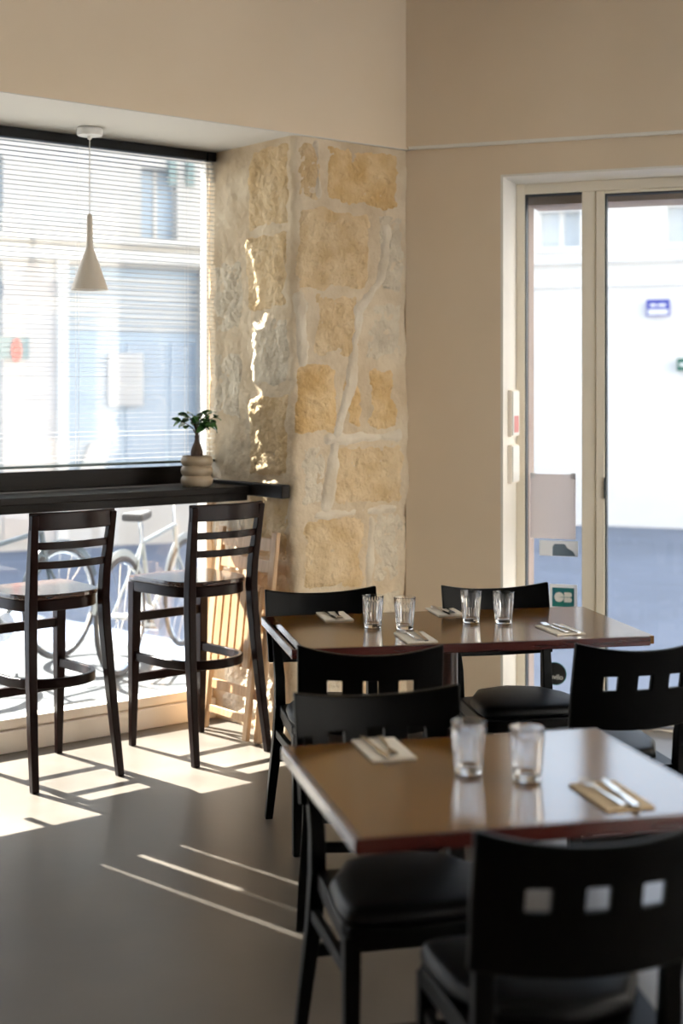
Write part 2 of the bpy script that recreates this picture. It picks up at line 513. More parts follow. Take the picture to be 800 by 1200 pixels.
def stone(s0, s1, z0, z1, prot, m, seed):
    n1 = max(10, int((s1 - s0) / 0.016)); n2 = max(10, int((z1 - z0) / 0.016))
    vs_ = []; fs_ = []
    for j in range(n2 + 1):
        for i in range(n1 + 1):
            s = s0 + (s1 - s0) * i / n1; z = z0 + (z1 - z0) * j / n2
            d = min(s - s0, s1 - s, z - z0, z1 - z)
            cr_ = min(s - s0, s1 - s) + min(z - z0, z1 - z)
            d = min(d, (cr_ - .03) * .8)
            d += 0.030 * noise.noise(Vector((s * 8 + seed, z * 8, seed * 1.7))) + 0.014 * noise.noise(Vector((s * 27, z * 27, seed))) - .012
            t = min(1, max(0, d / 0.035)); t = t * t * (3 - 2 * t)
            rough = 0.008 * noise.noise(Vector((s * 24, z * 24, seed))) + 0.004 * noise.noise(Vector((s * 55, z * 40, seed)))
            if min(i, j, n1 - i, n2 - j) == 0: t = 0
            vs_.append(pillar_pt(s, min(z, SOFFIT - 0.002), pillar_disp(s, z) - 0.006 + t * (0.006 + prot) + t * rough))
    for j in range(n2):
        for i in range(n1):
            a = j * (n1 + 1) + i
            fs_.append((a, a + 1, a + n1 + 2, a + n1 + 1))
    return MB().add(vs_, fs_).build('stone', m, pillar, smooth=50)
F0 = L1 + LARC - RC
front = [(.00, .18, 2.45, 2.76, .003, 'stone'), (.17, .66, 2.45, 2.76, .005, 'stone2'), (.00, .47, 2.04, 2.46, .008, 'stone'), (.50, .69, 2.03, 2.46, .003, 'stone3'),
         (.00, .12, 1.73, 2.05, .002, 'stone3'), (.10, .40, 1.73, 2.06, .005, 'stone'), (.42, .69, 1.73, 2.04, .003, 'stone3'), (.00, .29, 1.38, 1.74, .007, 'stone2'), (.285, .43, 1.40, 1.71, .005, 'stone2'),
         (.43, .63, 1.40, 1.72, .005, 'stone2'), (.20, .68, 1.03, 1.36, .004, 'stone'), (.02, .21, 1.05, 1.38, .002, 'stone3'), (.03, .44, .65, 1.03, .005, 'stone'),
         (.44, .68, .66, 1.02, .002, 'stone3'), (.02, .37, .33, .66, .005, 'stone'), (.37, .68, .33, .66, .003, 'stone3'), (.03, .32, .01, .33, .005, 'stone3'), (.31, .68, .01, .34, .005, 'stone')]
for k, (x0, x1, z0, z1, pr, m) in enumerate(front):
    stone(F0 + x0, F0 + x1, z0, z1, pr, M[m], 3.1 * k + 1)
side = [(.31, .67, 2.34, 2.76, .005, 'stone'), (.29, .66, 1.95, 2.35, .006, 'stone'), (.33, .67, 1.60, 1.96, .005, 'stone3'), (.02, .30, 1.44, 1.80, .003, 'stone3'),
        (.31, .66, 1.18, 1.60, .006, 'stone'), (.02, .30, 1.84, 2.24, .003, 'stone3'), (.32, .66, .78, 1.14, .005, 'stone'), (.03, .33, .70, 1.08, .004, 'stone3'), (.08, .60, .03, .38, .008, 'stone3'), (.03, .34, .38, .72, .005, 'stone3'), (.34, .66, .40, .78, .005, 'stone')]
for k, (x0, x1, z0, z1, pr, m) in enumerate(side):
    stone(x0, x1, z0, z1, pr, M[m], 7.7 * k + 40)

# pale lime smears trowelled over the joints of the room face
def smear(pts, wid, seed):
    x0 = min(p[0] for p in pts) - wid * 1.6; x1 = max(p[0] for p in pts) + wid * 1.6
    z0 = min(p[1] for p in pts) - wid; z1 = min(SOFFIT - .003, max(p[1] for p in pts) + wid)
    n1 = int((x1 - x0) / .012) + 1; n2 = int((z1 - z0) / .016) + 1
    vs_ = []; fs_ = []
    for j in range(n2 + 1):
        for i in range(n1 + 1):
            x = x0 + (x1 - x0) * i / n1; z = z0 + (z1 - z0) * j / n2
            q = Vector((x, z))
            dm = 9
            for k in range(len(pts) - 1):
                a_, b_ = Vector(pts[k]), Vector(pts[k + 1])
                u = max(0, min(1, (q - a_).dot(b_ - a_) / (b_ - a_).length_squared))
                dm = min(dm, (q - a_.lerp(b_, u)).length)
            d = wid / 2 - dm + .020 * noise.noise(Vector((x * 7, z * 7, seed))) + .010 * noise.noise(Vector((x * 24, z * 24, seed)))
            t = min(1, max(0, d / .022)); t = t * t * (3 - 2 * t)
            s = F0 + x
            vs_.append(pillar_pt(s, z, pillar_disp(s, z) - .008 + t * .0195 + t * .003 * noise.noise(Vector((x * 20, z * 20, seed)))))
    for j in range(n2):
        for i in range(n1):
            a = j * (n1 + 1) + i
            fs_.append((a, a + 1, a + n1 + 2, a + n1 + 1))
    return MB().add(vs_, fs_).build('mortar_smear', M['lime'], pillar, smooth=50)
smear([(.56, 2.36), (.52, 2.12), (.38, 1.98), (.34, 1.62), (.26, 1.42), (.19, 1.05)], .075, 2.0)
smear([(.13, 2.74), (.14, 2.50)], .04, 5.0)
smear([(.03, 2.02), (.06, 1.72)], .08, 8.0)
smear([(.20, 1.37), (.62, 1.38)], .06, 11.0)
smear([(.12, 1.02), (.60, 1.03)], .05, 14.0)
smear([(.47, .98), (.45, .6)], .06, 17.0)

# ------------------------------------------------------------------ window
win = struct(empty('window_1'), 'tall shop window with glass above and below the counter')
at_left(win)
f = MB()
f.box(WIN_L, 0.0, -0.03, 0.05, 2.715, SOFFIT)                      # head
f.box(-0.035, 0.0, -0.03, 0.05, 0.145, 1.10)                        # right jamb below the counter
f.box(-0.018, 0.0, 0.0, 0.05, 1.10, 2.715)
f.box(WIN_L, WIN_L + 0.05, -0.03, 0.05, 0.145, 2.715)
f.build('frame', M['window_frame'], win, bevel=0.003)
MB().box(-2.66, -2.60, -0.0, 0.05, 0.145, 2.715).build('mullion', M['window_frame'], win, bevel=0.003)
MB().box(WIN_L, 0.0, -0.02, 0.05, 1.135, 1.20).build('transom', M['black_metal'], win)
MB().box(WIN_L, 0.0, -0.06, 0.05, 0.0, 0.095).build('plinth', M['window_frame'], win, bevel=0.004)
MB().box(WIN_L, 0.0, -0.035, 0.05, 0.098, 0.145).build('sill', M['window_frame'], win, bevel=0.004)
for (a, c, z0, z1) in ((WIN_L + .05, -2.66, 1.20, 2.715), (-2.60, -0.018, 1.20, 2.715), (WIN_L + .05, -2.66, .145, 1.135), (-2.60, -0.035, .145, 1.135)):
    MB().box(a, c, 0.020, 0.026, z0, z1).build('pane', M['pane'], win)

# ------------------------------------------------------------------ venetian blinds
def blind(x0, x1, label, cords, jitter=0.0, zb=1.262):
    t = tag(empty('venetian_blind'), label, 'blind', 'white venetian blinds in the shop window')
    t.location = LM @ Vector(((x0 + x1) / 2, -0.045, zb)); t.rotation_euler = (0, 0, LA)
    wd = x1 - x0; h = wd / 2
    top = SOFFIT - 0.045
    MB().box(-h, h, -0.025, 0.020, top - zb, SOFFIT - 0.002 - zb).build('head_rail', M['black_metal'], t, bevel=0.002)
    MB().box(-h, h, -0.013, 0.013, -0.012, 0.0).build('bottom_rail', M['green_rail'], t, bevel=0.002)
    me = MB().box(-h, h, -0.0132, 0.0132, -0.0004, 0.0004).mesh('slat', M['slat'])
    z = 0.018; k = 0
    while z < top - zb - 0.012:
        o = bpy.data.objects.new('slat', me); COL.objects.link(o); o.parent = t
        o.location = (random.uniform(-jitter, jitter), 0, z + random.uniform(-.0008, .0008))
        o.rotation_euler = (R(random.uniform(-1.5, 1.5)), 0, 0)
        z += 0.0212; k += 1
    for cx in cords:
        for yy in (-0.0142, 0.0142):
            MB().tube([(cx, yy, 0), (cx, yy, top - zb)], 0.0008, 5).build('ladder_cord', M['cord'], t)
    return t
bl_main = blind(-1.424, -0.060, 'wide white venetian blind behind the pendant lamp', (-0.58, -0.01, 0.58), jitter=0.002)
bl_nar = blind(-0.051, -0.004, 'very narrow strip of white blind beside the stone pier', (0.0,), jitter=0.001)
bl_l1 = blind(-1.584, -1.431, 'narrow white venetian blind left of the widest blind', (0.0,))
bl_l2 = blind(-1.741, -1.602, 'second narrow white venetian blind from the widest blind', (0.0,))
bl_l3 = blind(-4.5, -1.748, 'farthest white venetian blind at the left end of the shop window', (-0.9, 0.0, 0.9))

MB().box(0.0700, 0.0870, 0.010, 0.014, 0.76, 1.44).build('gap_blocker', M['slat'], bl_l2)  # added unseen blocker, closes the upper blind gap to shorten one sun strip

# ------------------------------------------------------------------ window counter
ct = tag(empty('window_counter'), 'long black stained wooden bar counter running along the shop window', 'counter')
at_left(ct)
MB().box(WIN_L, -0.062, -0.43, -0.022, 1.122, 1.152).build('counter_top', M['counter'], ct, bevel=0.003)
MB().box(WIN_L, -0.062, -0.028, -0.021, 1.152, 1.235).build('back_rail', M['counter'], ct)
MB().box(-0.060, -0.012, -0.675, -0.022, 1.107, 1.168).build('end_ledge', M['counter'], ct, bevel=0.004)
MB().box(WIN_L, -0.062, -0.41, -0.385, 1.085, 1.122).build('front_batten', M['counter'], ct)
for bx in (-4.2, -2.8, -1.62):
    MB().box(bx, bx + 0.03, -0.36, -0.05, 1.06, 1.122).box(bx, bx + 0.03, -0.08, -0.05, 0.90, 1.06).build('bracket', M['black_metal'], ct)

# ------------------------------------------------------------------ glazed door in the right wall
dr = struct(empty('door_1'), 'glazed beige metal door with side light')
at_right(dr)
DY = 0.27
f = MB()
f.box(0.462, 0.505, DY, DY + .07, 0, 2.609)
f.box(0.505, 1.968, DY, DY + .07, 2.558, 2.609)
f.box(1.92, 1.968, DY, DY + .07, 0, 2.558)
f.box(0.505, 0.785, DY, DY + .07, 0.0, 0.06)
f.build('frame', M['door_frame'], dr, bevel=0.004)
MB().box(0.785, 0.852, DY, DY + .07, 0, 2.558).build('mullion', M['door_frame'], dr, bevel=0.004)
leaf = MB()
leaf.box(0.855, 0.897, DY - .008, DY + .05, 0.01, 2.556).box(1.85, 1.917, DY - .008, DY + .05, 0.01, 2.556)
leaf.box(0.897, 1.85, DY - .008, DY + .05, 2.543, 2.556).box(0.897, 1.85, DY - .008, DY + .05, 0.01, 0.09)
leaf_o = leaf.build('door_leaf', M['door_frame'], dr, bevel=0.003)
MB().box(0.8975, 0.9045, DY - .004, DY + .04, 0.09, 2.543).box(0.9045, 1.85, DY - .004, DY + .04, 2.535, 2.543).build('gasket', M['gasket'], leaf_o)
MB().box(0.505, 0.510, DY + .005, DY + .05, 0.06, 2.558).box(0.510, 0.785, DY + .005, DY + .05, 2.551, 2.558).box(0.7815, 0.785, DY + .02, DY + .05, 0.06, 2.551).build('gasket', M['gasket'], dr)
MB().box(0.510, 0.7815, DY + .035, DY + .041, 0.06, 2.551).build('pane', M['pane'], dr, )
MB().box(0.9045, 1.85, DY + .022, DY + .028, 0.09, 2.535).build('pane', M['pane'], leaf_o)
MB().box(0.893, 0.9, DY - .016, DY - .006, 1.08, 1.18).build('lock_plate', M['gasket'], leaf_o)
# outer stone reveal and lintel outside the door
w = MB().box(0.20, 0.5035, 0.361, 0.48, 0, 3.2).box(0.5035, 2.1, 0.361, 0.60, 2.515, 3.2).box(1.98, 2.6, 0.361, 0.80, 0, 2.60)
struct(at_right(w.build('wall_outer', M['outer_stone'])), 'outer stone reveal and lintel around the door')

# ------------------------------------------------------------------ things on the door
def txt_mesh(body, size, m, name, depth=0.0006, shear=0.0):
    cu = bpy.data.curves.new(name, 'FONT'); cu.body = body; cu.size = size; cu.extrude = depth; cu.align_x = 'CENTER'; cu.align_y = 'CENTER'; cu.offset = size * 0.018; cu.resolution_u = 4
    o = bpy.data.objects.new(name, cu); COL.objects.link(o)
    dg = bpy.context.evaluated_depsgraph_get()
    me = bpy.data.meshes.new_from_object(o.evaluated_get(dg))
    bpy.data.objects.remove(o, do_unlink=True)
    me.materials.clear(); me.materials.append(m)
    o = bpy.data.objects.new(name, me); COL.objects.link(o)
    return o
PANE_Y = DY + .035
def on_pane(name, x, z, label, cat, y=PANE_Y):
    t = tag(empty(name), label, cat)
    t.location = RM @ Vector((x, y, z)); t.rotation_euler = (0, 0, RA)
    return t
t = on_pane('poster', 0.637, 1.03, 'plain grey back of a paper poster taped inside the door side light', 'poster')
MB().box(-.112, .112, -.0030, -.0010, -.158, .158).build('sheet', M['paper_grey'], t)
for sx in (-.1, .1):
    MB().box(sx - .012, sx + .012, -.0034, -.0030, .135, .165).build('tape', M['paper'], t)
t = on_pane('street_view_card', 0.665, 0.826, 'white card below the grey poster, standing in for the bright street outside', 'card')  # stands in for the sunlit street seen through the glass
MB().box(-.095, .095, -.0024, -.0008, -.038, .038).build('sheet', M['paper'], t)
MB().prism([(-.03, -.036), (.085, -.036), (.07, -.012), (.045, .002), (.03, .022), (-.02, .022), (-.03, .006)], 0, .0004).build('print', mat('blue_grey_vehicle', (.16, .22, .28), .8), t).matrix_local = Matrix.Translation((0, -.0026, 0)) @ Matrix.Rotation(PI / 2, 4, 'X')  # dark vehicle out in the street, drawn on the stand-in card
t = on_pane('payment_sticker', 0.688, 0.573, 'square white and teal CB payment sticker on the door side light', 'sticker')
MB().box(-.068, .068, -.0030, -.0010, -.082, .078).build('backing', M['paper'], t)
MB().box(-.054, .054, -.0036, -.0030, -.032, .062).build('teal_field', M['cb_blue'], t)
def rr(cx, cy_, wx, wy, r, n=5, corners=(1, 1, 1, 1)):
    pts = []
    for q, (sx, sy) in enumerate(((1, 1), (-1, 1), (-1, -1), (1, -1))):
        rr_ = r if corners[q] else 0.0005
        for k in range(n + 1):
            a = PI / 2 * (q + k / n)
            pts.append((cx + sx * (wx - rr_) + rr_ * math.cos(a), cy_ + sy * (wy - rr_) + rr_ * math.sin(a)))
    return pts
XR = Matrix.Rotation(PI / 2, 4, 'X')
cpoly = [(-.020 + .024 * math.cos(a), .016 + .024 * math.sin(a)) for a in [R(4) + (2 * PI - R(8)) * k / 30 for k in range(31)]] + [(-.024, .016)]
MB().prism(cpoly, 0, .0004).build('letter_c', M['ink_white'], t).matrix_local = Matrix.Translation((0, -.0037, 0)) @ XR
MB().prism(rr(.024, .0285, .019, .0115, .0105, corners=(1, 0, 0, 1)), 0, .0004).prism(rr(.024, .0035, .019, .0115, .0105, corners=(1, 0, 0, 1)), 0, .0004).build('letter_b', M['ink_white'], t).matrix_local = Matrix.Translation((0, -.0037, 0)) @ XR
MB().box(-.048, -.030, -.0036, -.003, -.052, -.041).box(-.006, .036, -.0036, -.003, -.052, -.041).build('small_print', M['ink'], t)
MB().box(-.030, -.020, -.0036, -.003, -.052, -.041).build('red_mark', M['red'], t)
MB().box(-.020, -.012, -.0036, -.003, -.052, -.041).build('orange_mark', M['orange'], t)
t = on_pane('round_sticker', 0.648, 0.213, 'round black sticker with white lettering low on the door side light', 'sticker')
dp = [(.056 * math.cos(2 * PI * k / 40), .056 * math.sin(2 * PI * k / 40)) for k in range(40)]
MB().prism(dp, 0, .0008).build('rim', M['teal_edge'], t).matrix_local = Matrix.Translation((0, -.0008, 0)) @ XR
MB().prism([(x * .94, y * .94) for x, y in dp], 0, .0006).build('disc', M['ink'], t).matrix_local = Matrix.Translation((0, -.0018, 0)) @ XR
o = txt_mesh('suvilo', 0.034, M['ink_white'], 'lettering'); o.parent = t
o.matrix_local = Matrix.Translation((0, -.0032, -.016)) @ XR
# two small boxes on the white reveal
for (z0, z1, lab) in ((1.375, 1.60, 'upper slim cream box mounted on the white door reveal'), (1.15, 1.335, 'lower slim cream box mounted on the white door reveal')):
    t = tag(empty('wall_box'), lab, 'box')
    t.location = RM @ Vector((0.462, 0.15, z0)); t.rotation_euler = (0, 0, RA)
    MB().box(0.0, 0.020, -.055, .085, 0, z1 - z0).build('case', M['window_frame'], t, bevel=0.003)
    MB().box(0.020, 0.026, -.05, .08, .006, z1 - z0 - .006).build('cover', M['white_plastic'], t, bevel=0.002)
    if z0 > 1.3:
        MB().box(0.026, 0.027, -.03, .06, .02, .10).build('red_print', M['pink'], t)

# ------------------------------------------------------------------ street outside
def polyobj(name, pts, z0, z1, m, lab):
    return struct(MB().prism(pts, z0, z1).build(name, m), lab)
polyobj('road', [(-40, -40), (40, -40), (40, 60), (-40, 60)], -.45, -.16, M['asphalt'], 'blue grey asphalt street outside')
pv = [tuple((LM @ Vector(p + (0,))).to_2d()) for p in ((-7.5, .06), (.6, .06), (.9, 2.6), (-7.5, 2.6))]
polyobj('pavement', pv, -.16, -.06, M['pavement'], 'grey pavement outside the shop window')

def frame_root(name, P, ang, lab):
    t = tag(empty(name), lab, 'building')
    t.location = P; t.rotation_euler = (0, 0, ang)
    return t
# building seen through the shop window
A = frame_root('street_building', (-2.69, 16.0, -.16), R(28), 'pale stone building with blue grey shopfront seen through the blinds')
xs = [-3.6, -3.1, -1.9, -0.95, -0.42, 1.22, 2.1, 3.1]
xs = [-3.6, -2.9, -1.12, -0.42, 0.46, 0.90, 1.22, 1.5, 1.9, 3.1]
zs = [0, 0.45, 3.16, 4.15 - .72, 4.95 - .75 + .1, 5.2, 6.6, 8.0, 9.4, 10.8, 14.0]
holes = {(1, 1): 1, (3, 1): 1, (4, 1): 1, (5, 1): 1, (4, 3): 1, (7, 3): 1, (1, 3): 1, (4, 5): 1, (7, 5): 1, (1, 5): 1, (4, 7): 1, (7, 7): 1, (1, 7): 1}
MB().panel(lambda x, z, sd: flat(x, z, sd, 0, 0.35), xs, zs, lambda i, j: (i, j) in holes).build('wall', M['facade'], A)
MB().box(-3.6, 3.1, 0.36, 9, 0, 14).build('core', M['facade'], A)
for (a, c, z0, z1) in ((-3.62, 3.12, 3.20, 3.32), (-3.62, 3.12, 3.45 - .04, 3.52 - .04), (-3.62, 3.12, 4.62, 4.74), (-3.62, 3.12, 7.2, 7.35)):
    MB().box(a, c, -.12, 0, z0, z1).build('cornice', M['facade_trim'], A)
sf = MB().box(-.42, 1.22, .18, .22, .45, 3.16).build('shopfront', M['shopfront'], A)
for (a, c, z0, z1) in ((-.36, .28, .55, 2.3), (.34, .82, .55, 2.3), (.88, 1.18, .55, 2.3), (-.36, 1.18, 2.42, 3.05)):
    MB().box(a, c, .165, .18, z0, z1).build('pane', M['ext_glass'], sf)
for pz in range(9):
    MB().box(-.42, 1.22, .13, .164, 2.45 + .068 * pz, 2.475 + .068 * pz).build('louvre', M['facade_trim'], sf)
MB().box(.11, .52, .09, .12, 1.58, 2.18).build('notice_board', M['paper'], sf)
MB().prism([(-.33, 0), (.02, 0), (.12, .55), (-.10, .55)], -.02, .02).build('awning_board', M['paper'], sf).matrix_local = Matrix.Translation((0, .1, .62)) @ XR
MB().box(-.54, -.42, -.10, 0.0, 0, 3.2).build('pilaster', M['facade_trim'], A)
MB().box(-1.12, -.54, -.02, 0, .1, 3.15).build('render_panel', M['facade_pink'], A)
MB().box(1.22, 1.34, -.10, 0.0, 0, 3.2).build('pilaster', M['facade_trim'], A)
MB().box(-2.9, -1.12, .18, .22, .45, 3.16).build('shop_window', M['ext_glass'], A)
for (i, j) in holes:
    if j >= 3:
        wo_ = MB().box(xs[i], xs[i + 1], .16, .20, zs[j], zs[j + 1]).build('window', M['shopfront'] if j == 3 else M['ext_glass'], A)
        MB().box((xs[i] + xs[i + 1]) / 2 - .02, (xs[i] + xs[i + 1]) / 2 + .02, .13, .16, zs[j], zs[j + 1]).build('glazing_bar', M['facade_trim'], wo_)
for sx in (.78, 1.0):
    MB().box(sx, sx + .09, -.05, 0.0, 4.12, 4.40).build('shutter', M['shutter'], A)
# red lamp sign on the building
t = tag(empty('shop_sign', A.matrix_world @ Vector((0, 0, 0))), 'dark bracket sign with a red oval on the facade across the street', 'sign')
t.location = (Matrix.Translation((-2.69, 16, -.16)) @ Matrix.Rotation(R(28), 4, 'Z')) @ Vector((-1.0, -.03, 2.12)); t.rotation_euler = (0, 0, R(28))
MB().box(-.18, .14, -.05, 0.0, -.02, .22).build('plate', M['shutter'], t)
dp2 = [(.055 * math.cos(2 * PI * k / 24), .13 * math.sin(2 * PI * k / 24)) for k in range(24)]
MB().prism(dp2, 0, .03).build('oval', M['red'], t).matrix_local = Matrix.Translation((0, -.05, .07)) @ XR

# low building further left
A1 = frame_root('low_building', (-9.5, 14.5, -.16), R(28), 'low pale building at the far left across the street')
MB().box(-9, 1.5, 0, 5, 0, 4.2).build('wall', M['facade_pink'], A1)
MB().box(-9.1, 1.6, -.15, 5.1, 4.2, 4.4).build('roof', M['shutter'], A1)
for k in range(5):
    MB().box(-8 + 1.9 * k, -7 + 1.9 * k, -.03, .0, .9, 2.8).build('window', M['ext_glass'], A1)

# building seen through the door
B_P = Vector((3.43, 18.38, -.16)); B_A = R(-20.3)
BM = Matrix.Translation(B_P) @ Matrix.Rotation(B_A, 4, 'Z')
B = frame_root('corner_building', B_P, B_A, 'white limestone building with cornices across the street from the door')
xs = [-4.2, -3.0, -2.1, -.9, -.35, .75, 1.25, 2.4, 3.3, 4.6, 5.5, 8.0]
zs = [0, .5, 2.9, 3.62, 4.10, 4.2]
hb = lambda i, j: (i in (1, 3, 5, 7, 9)) and j == 3
MB().panel(lambda x, z, sd: flat(x, z, sd, 0, .4), xs, zs, hb).build('wall', M['facade_white'], B)
MB().box(-4.2, 8, .41, 4, 0, 4.18).build('core', M['facade_white'], B)
for (z0, z1, d) in ((3.40, 3.52, .16), (3.10, 3.16, .08), (4.14, 4.26, .12)):
    MB().box(-4.25, 8.05, -d, 0, z0, z1).build('cornice', M['facade_white'], B)
for i in (1, 3, 5, 7, 9):
    for j in (3,):
        q = MB().box(xs[i], xs[i + 1], .20, .24, zs[j], zs[j + 1]).build('window', M['pale_glass'], B)
        MB().box((xs[i] + xs[i + 1]) / 2 - .03, (xs[i] + xs[i + 1]) / 2 + .03, .16, .2, zs[j], zs[j + 1]).build('glazing_bar', M['facade_white'], q)
        MB().box(xs[i] - .06, xs[i + 1] + .06, -.1, .05, zs[j] - .07, zs[j]).build('window_sill', M['facade_white'], B)
t = tag(empty('street_sign'), 'small blue street name plate on the white building outside the door', 'sign')
t.location = BM @ Vector((.66, -.09, 2.80)); t.rotation_euler = (0, 0, B_A)
MB().box(-.145, .145, 0, .02, -.10, .11).build('plate', M['sign_blue'], t)
MB().box(-.10, -.02, -.003, 0, .02, .055).box(.0, .10, -.003, 0, .02, .055).box(-.125, .125, -.003, 0, -.085, -.015).build('white_print', M['ink_white'], t)
t = tag(empty('bracket_sign'), 'small dark green sign at the right edge of the door glass', 'sign')
t.location = BM @ Vector((.96, -.12, 2.08)); t.rotation_euler = (0, 0, B_A)
MB().box(-.06, .16, 0, .05, -.08, .08).build('plate', M['sign_green'], t)
MB().box(-.03, .13, -.004, 0, -.02, .02).build('white_print', M['ink_white'], t)
MB().box(-.01, .02, .05, .12, -.02, .02).build('bracket', M['gasket'], t)

# added unseen building right of the camera, bounces sunlight into the room
E = frame_root('bounce_building', (14.0, -8.0, -.16), R(90), 'added unseen cream building right of the camera, bounces sunlight into the room')
MB().box(-6, 24, -6, 0, 0, 11).build('wall', M['cream_render'], E)
for k in range(9):
    for z in (1.0, 4.4, 7.6):
        MB().box(-4.5 + 3 * k, -3.3 + 3 * k, 0, .03, z, z + 2.0).build('window', M['ext_glass'], E)
MB().box(-6.1, 24.1, -.1, .2, 3.5, 3.7).build('cornice', M['facade_trim'], E)

# bicycles on the pavement
def bicycle(loc, rz, label, m):
    t = tag(empty('bicycle', loc, rz), label, 'bicycle', 'bicycles parked outside')
    for wx in (-.51, .51):
        ring = [(wx + .335 * math.cos(2 * PI * k / 36), 0, .345 + .335 * math.sin(2 * PI * k / 36)) for k in range(36)]
        tb = MB(); 
        tb.tube(ring, .016, 6, closed=True)
        wh = tb.build('tyre', M['rubber'], t, smooth=60)
        rim = [(wx + .312 * math.cos(2 * PI * k / 36), 0, .345 + .312 * math.sin(2 * PI * k / 36)) for k in range(36)]
        MB().tube(rim, .009, 5, closed=True).build('rim', M['chrome'], wh, smooth=60)
        sp = MB()
        for k in range(16):
            a = 2 * PI * k / 16
            sp.tube([(wx, .02 * (-1) ** k, .345), (wx + .31 * math.cos(a), 0, .345 + .31 * math.sin(a))], .0014, 4)
        sp.tube([(wx, -.05, .345), (wx, .05, .345)], .02, 10)
        sp.build('spokes', M['chrome'], wh)
        fd = [(wx + .365 * math.cos(R(a)), 0, .345 + .365 * math.sin(R(a))) for a in range(20, 171, 10)]
        MB().sweep(fd, .05, .004, up=(0, 1, 0)).build('mudguard', m, t)
    fr = MB()
    bb = (-.06, 0, .28); st = (-.19, 0, .74); hd = (.33, 0, .80); hl = (.37, 0, .62)
    for a, c, r in ((bb, st, .016), (st, hd, .015), (bb, hl, .018), (hd, hl, .02), (bb, (-.51, .05, .345), .009), (bb, (-.51, -.05, .345), .009), (st, (-.51, .05, .345), .008), (st, (-.51, -.05, .345), .008), (hl, (.51, .05, .345), .011), (hl, (.51, -.05, .345), .011)):
        fr.tube([a, c], r, 8)
    fr.build('frame', m, t, smooth=60)
    MB().tube([(-.19, 0, .74), (-.225, 0, .88)], .013, 8).build('seat_post', M['chrome'], t)
    sd = MB().prism([(-.36, -.075), (-.34, .075), (-.2, .05), (-.08, .018), (-.08, -.018), (-.2, -.05)], .88, .93)
    sd.build('saddle', M['rubber'], t, bevel=.015)
    MB().tube([(.33, 0, .80), (.31, 0, .98), (.30, .1, 1.0), (.20, .27, .99), (.12, .27, .98)], .011, 8).tube([(.31, 0, .98), (.30, -.1, 1.0), (.20, -.27, .99), (.12, -.27, .98)], .011, 8).build('handlebar', M['chrome'], t, smooth=60)
    MB().tube([(-.06, -.06, .28), (-.06, .06, .28)], .085, 18).build('chainring', M['chrome'], t)
    MB().tube([(-.06, .07, .28), (.06, .08, .16)], .008, 6).tube([(-.06, -.07, .28), (-.18, -.08, .40)], .008, 6).build('crank', M['chrome'], t)
    return t
bicycle((-1.98, 8.35, -.06), R(62), 'dark bicycle parked outside behind the left bar stool', M['bike'])
bicycle((-1.15, 8.75, -.06), R(75), 'grey bicycle parked outside behind the right bar stool', M['bike_pale'])

# ------------------------------------------------------------------ bar stools
def make_stool():
    t = empty('bar_stool')
    z0, z1 = .700, .768
    # seat outline: straight front, rounded back
    out = []
    for k in range(25):
        a = PI + PI * k / 24
        ca, sa = math.cos(a), math.sin(a)
        out.append((.205 * math.copysign(abs(ca) ** .75, ca), -.02 + .195 * math.copysign(abs(sa) ** .8, sa)))
    out += [(.215, .16), (.205, .215), (-.205, .215), (-.215, .16)]
    MB().prism(out, z1 - .022, z1).build('seat', M['seat_wood'], t, bevel=.006)
    MB().prism([(x * .97, y * .97) for x, y in out], z0, z1 - .022).build('seat_apron', M['stool'], t, smooth=40, bevel=.004)
    for sx in (-1, 1):
        # front leg, tapering
        MB().sweep([(sx * .190, .205, 0), (sx * .188, .196, .45), (sx * .186, .192, .74)], [.026, .042, .044], [.026, .040, .044], up=(0, 1, 0)).build('leg', M['stool'], t, bevel=.003)
        path = [(sx * .198, -.285, 0), (sx * .190, -.255, .2), (sx * .181, -.228, .42), (sx * .172, -.208, .62), (sx * .168, -.203, .74), (sx * .170, -.212, .85), (sx * .176, -.232, .97), (sx * .182, -.252, 1.10)]
        MB().sweep(path, [.030, .033, .036, .038, .038, .036, .034, .030], [.030, .036, .040, .044, .044, .040, .034, .028], up=(0, 1, 0)).build('back_post', M['stool'], t, smooth=40, bevel=.004)
    def arc(z, yb, half, depth, n=14):
        return [(half * (2 * k / n - 1), yb - depth * (1 - (2 * k / n - 1) ** 2), z) for k in range(n + 1)]
    MB().sweep(arc(1.072, -.236, .196, .045), .020, .072, up=(0, 0, 1)).build('top_rail', M['stool'], t, smooth=40, bevel=.005)
    MB().sweep(arc(.972, -.228, .176, .040), .014, .030).build('back_slat', M['stool'], t, smooth=40, bevel=.003)
    MB().sweep(arc(.893, -.216, .172, .040), .014, .030).build('back_slat', M['stool'], t, smooth=40, bevel=.003)
    ring = [(-.185, .19, .405), (-.188, .05, .405), (-.184, -.07, .405)]
    for k in range(15):
        a = PI + PI * k / 14
        ring.append((.172 * math.cos(a), -.09 + .125 * math.sin(a), .405))
    ring += [(.184, -.07, .405), (.188, .05, .405), (.185, .19, .405)]
    MB().sweep(ring, .020, .040).build('foot_ring', M['stool'], t, smooth=40, bevel=.004)
    MB().box(-.17, .17, .186, .206, .56, .60).build('stretcher', M['stool'], t, bevel=.003)
    MB().box(-.17, .17, .186, .206, .285, .325).build('stretcher', M['stool'], t, bevel=.003)
    return t
st1 = make_stool()
st1.location = (-1.255, 5.988, 0); st1.rotation_euler = (0, 0, R(41))
tag(st1, 'dark walnut ladder back bar stool at the left edge of the picture', 'bar stool', 'bar stools at the window counter')
st2 = copy_tree(st1)
st2.location = (-.662, 6.375, 0); st2.rotation_euler = (0, 0, R(42))
tag(st2, 'dark walnut ladder back bar stool nearer the stone pier', 'bar stool', 'bar stools at the window counter')

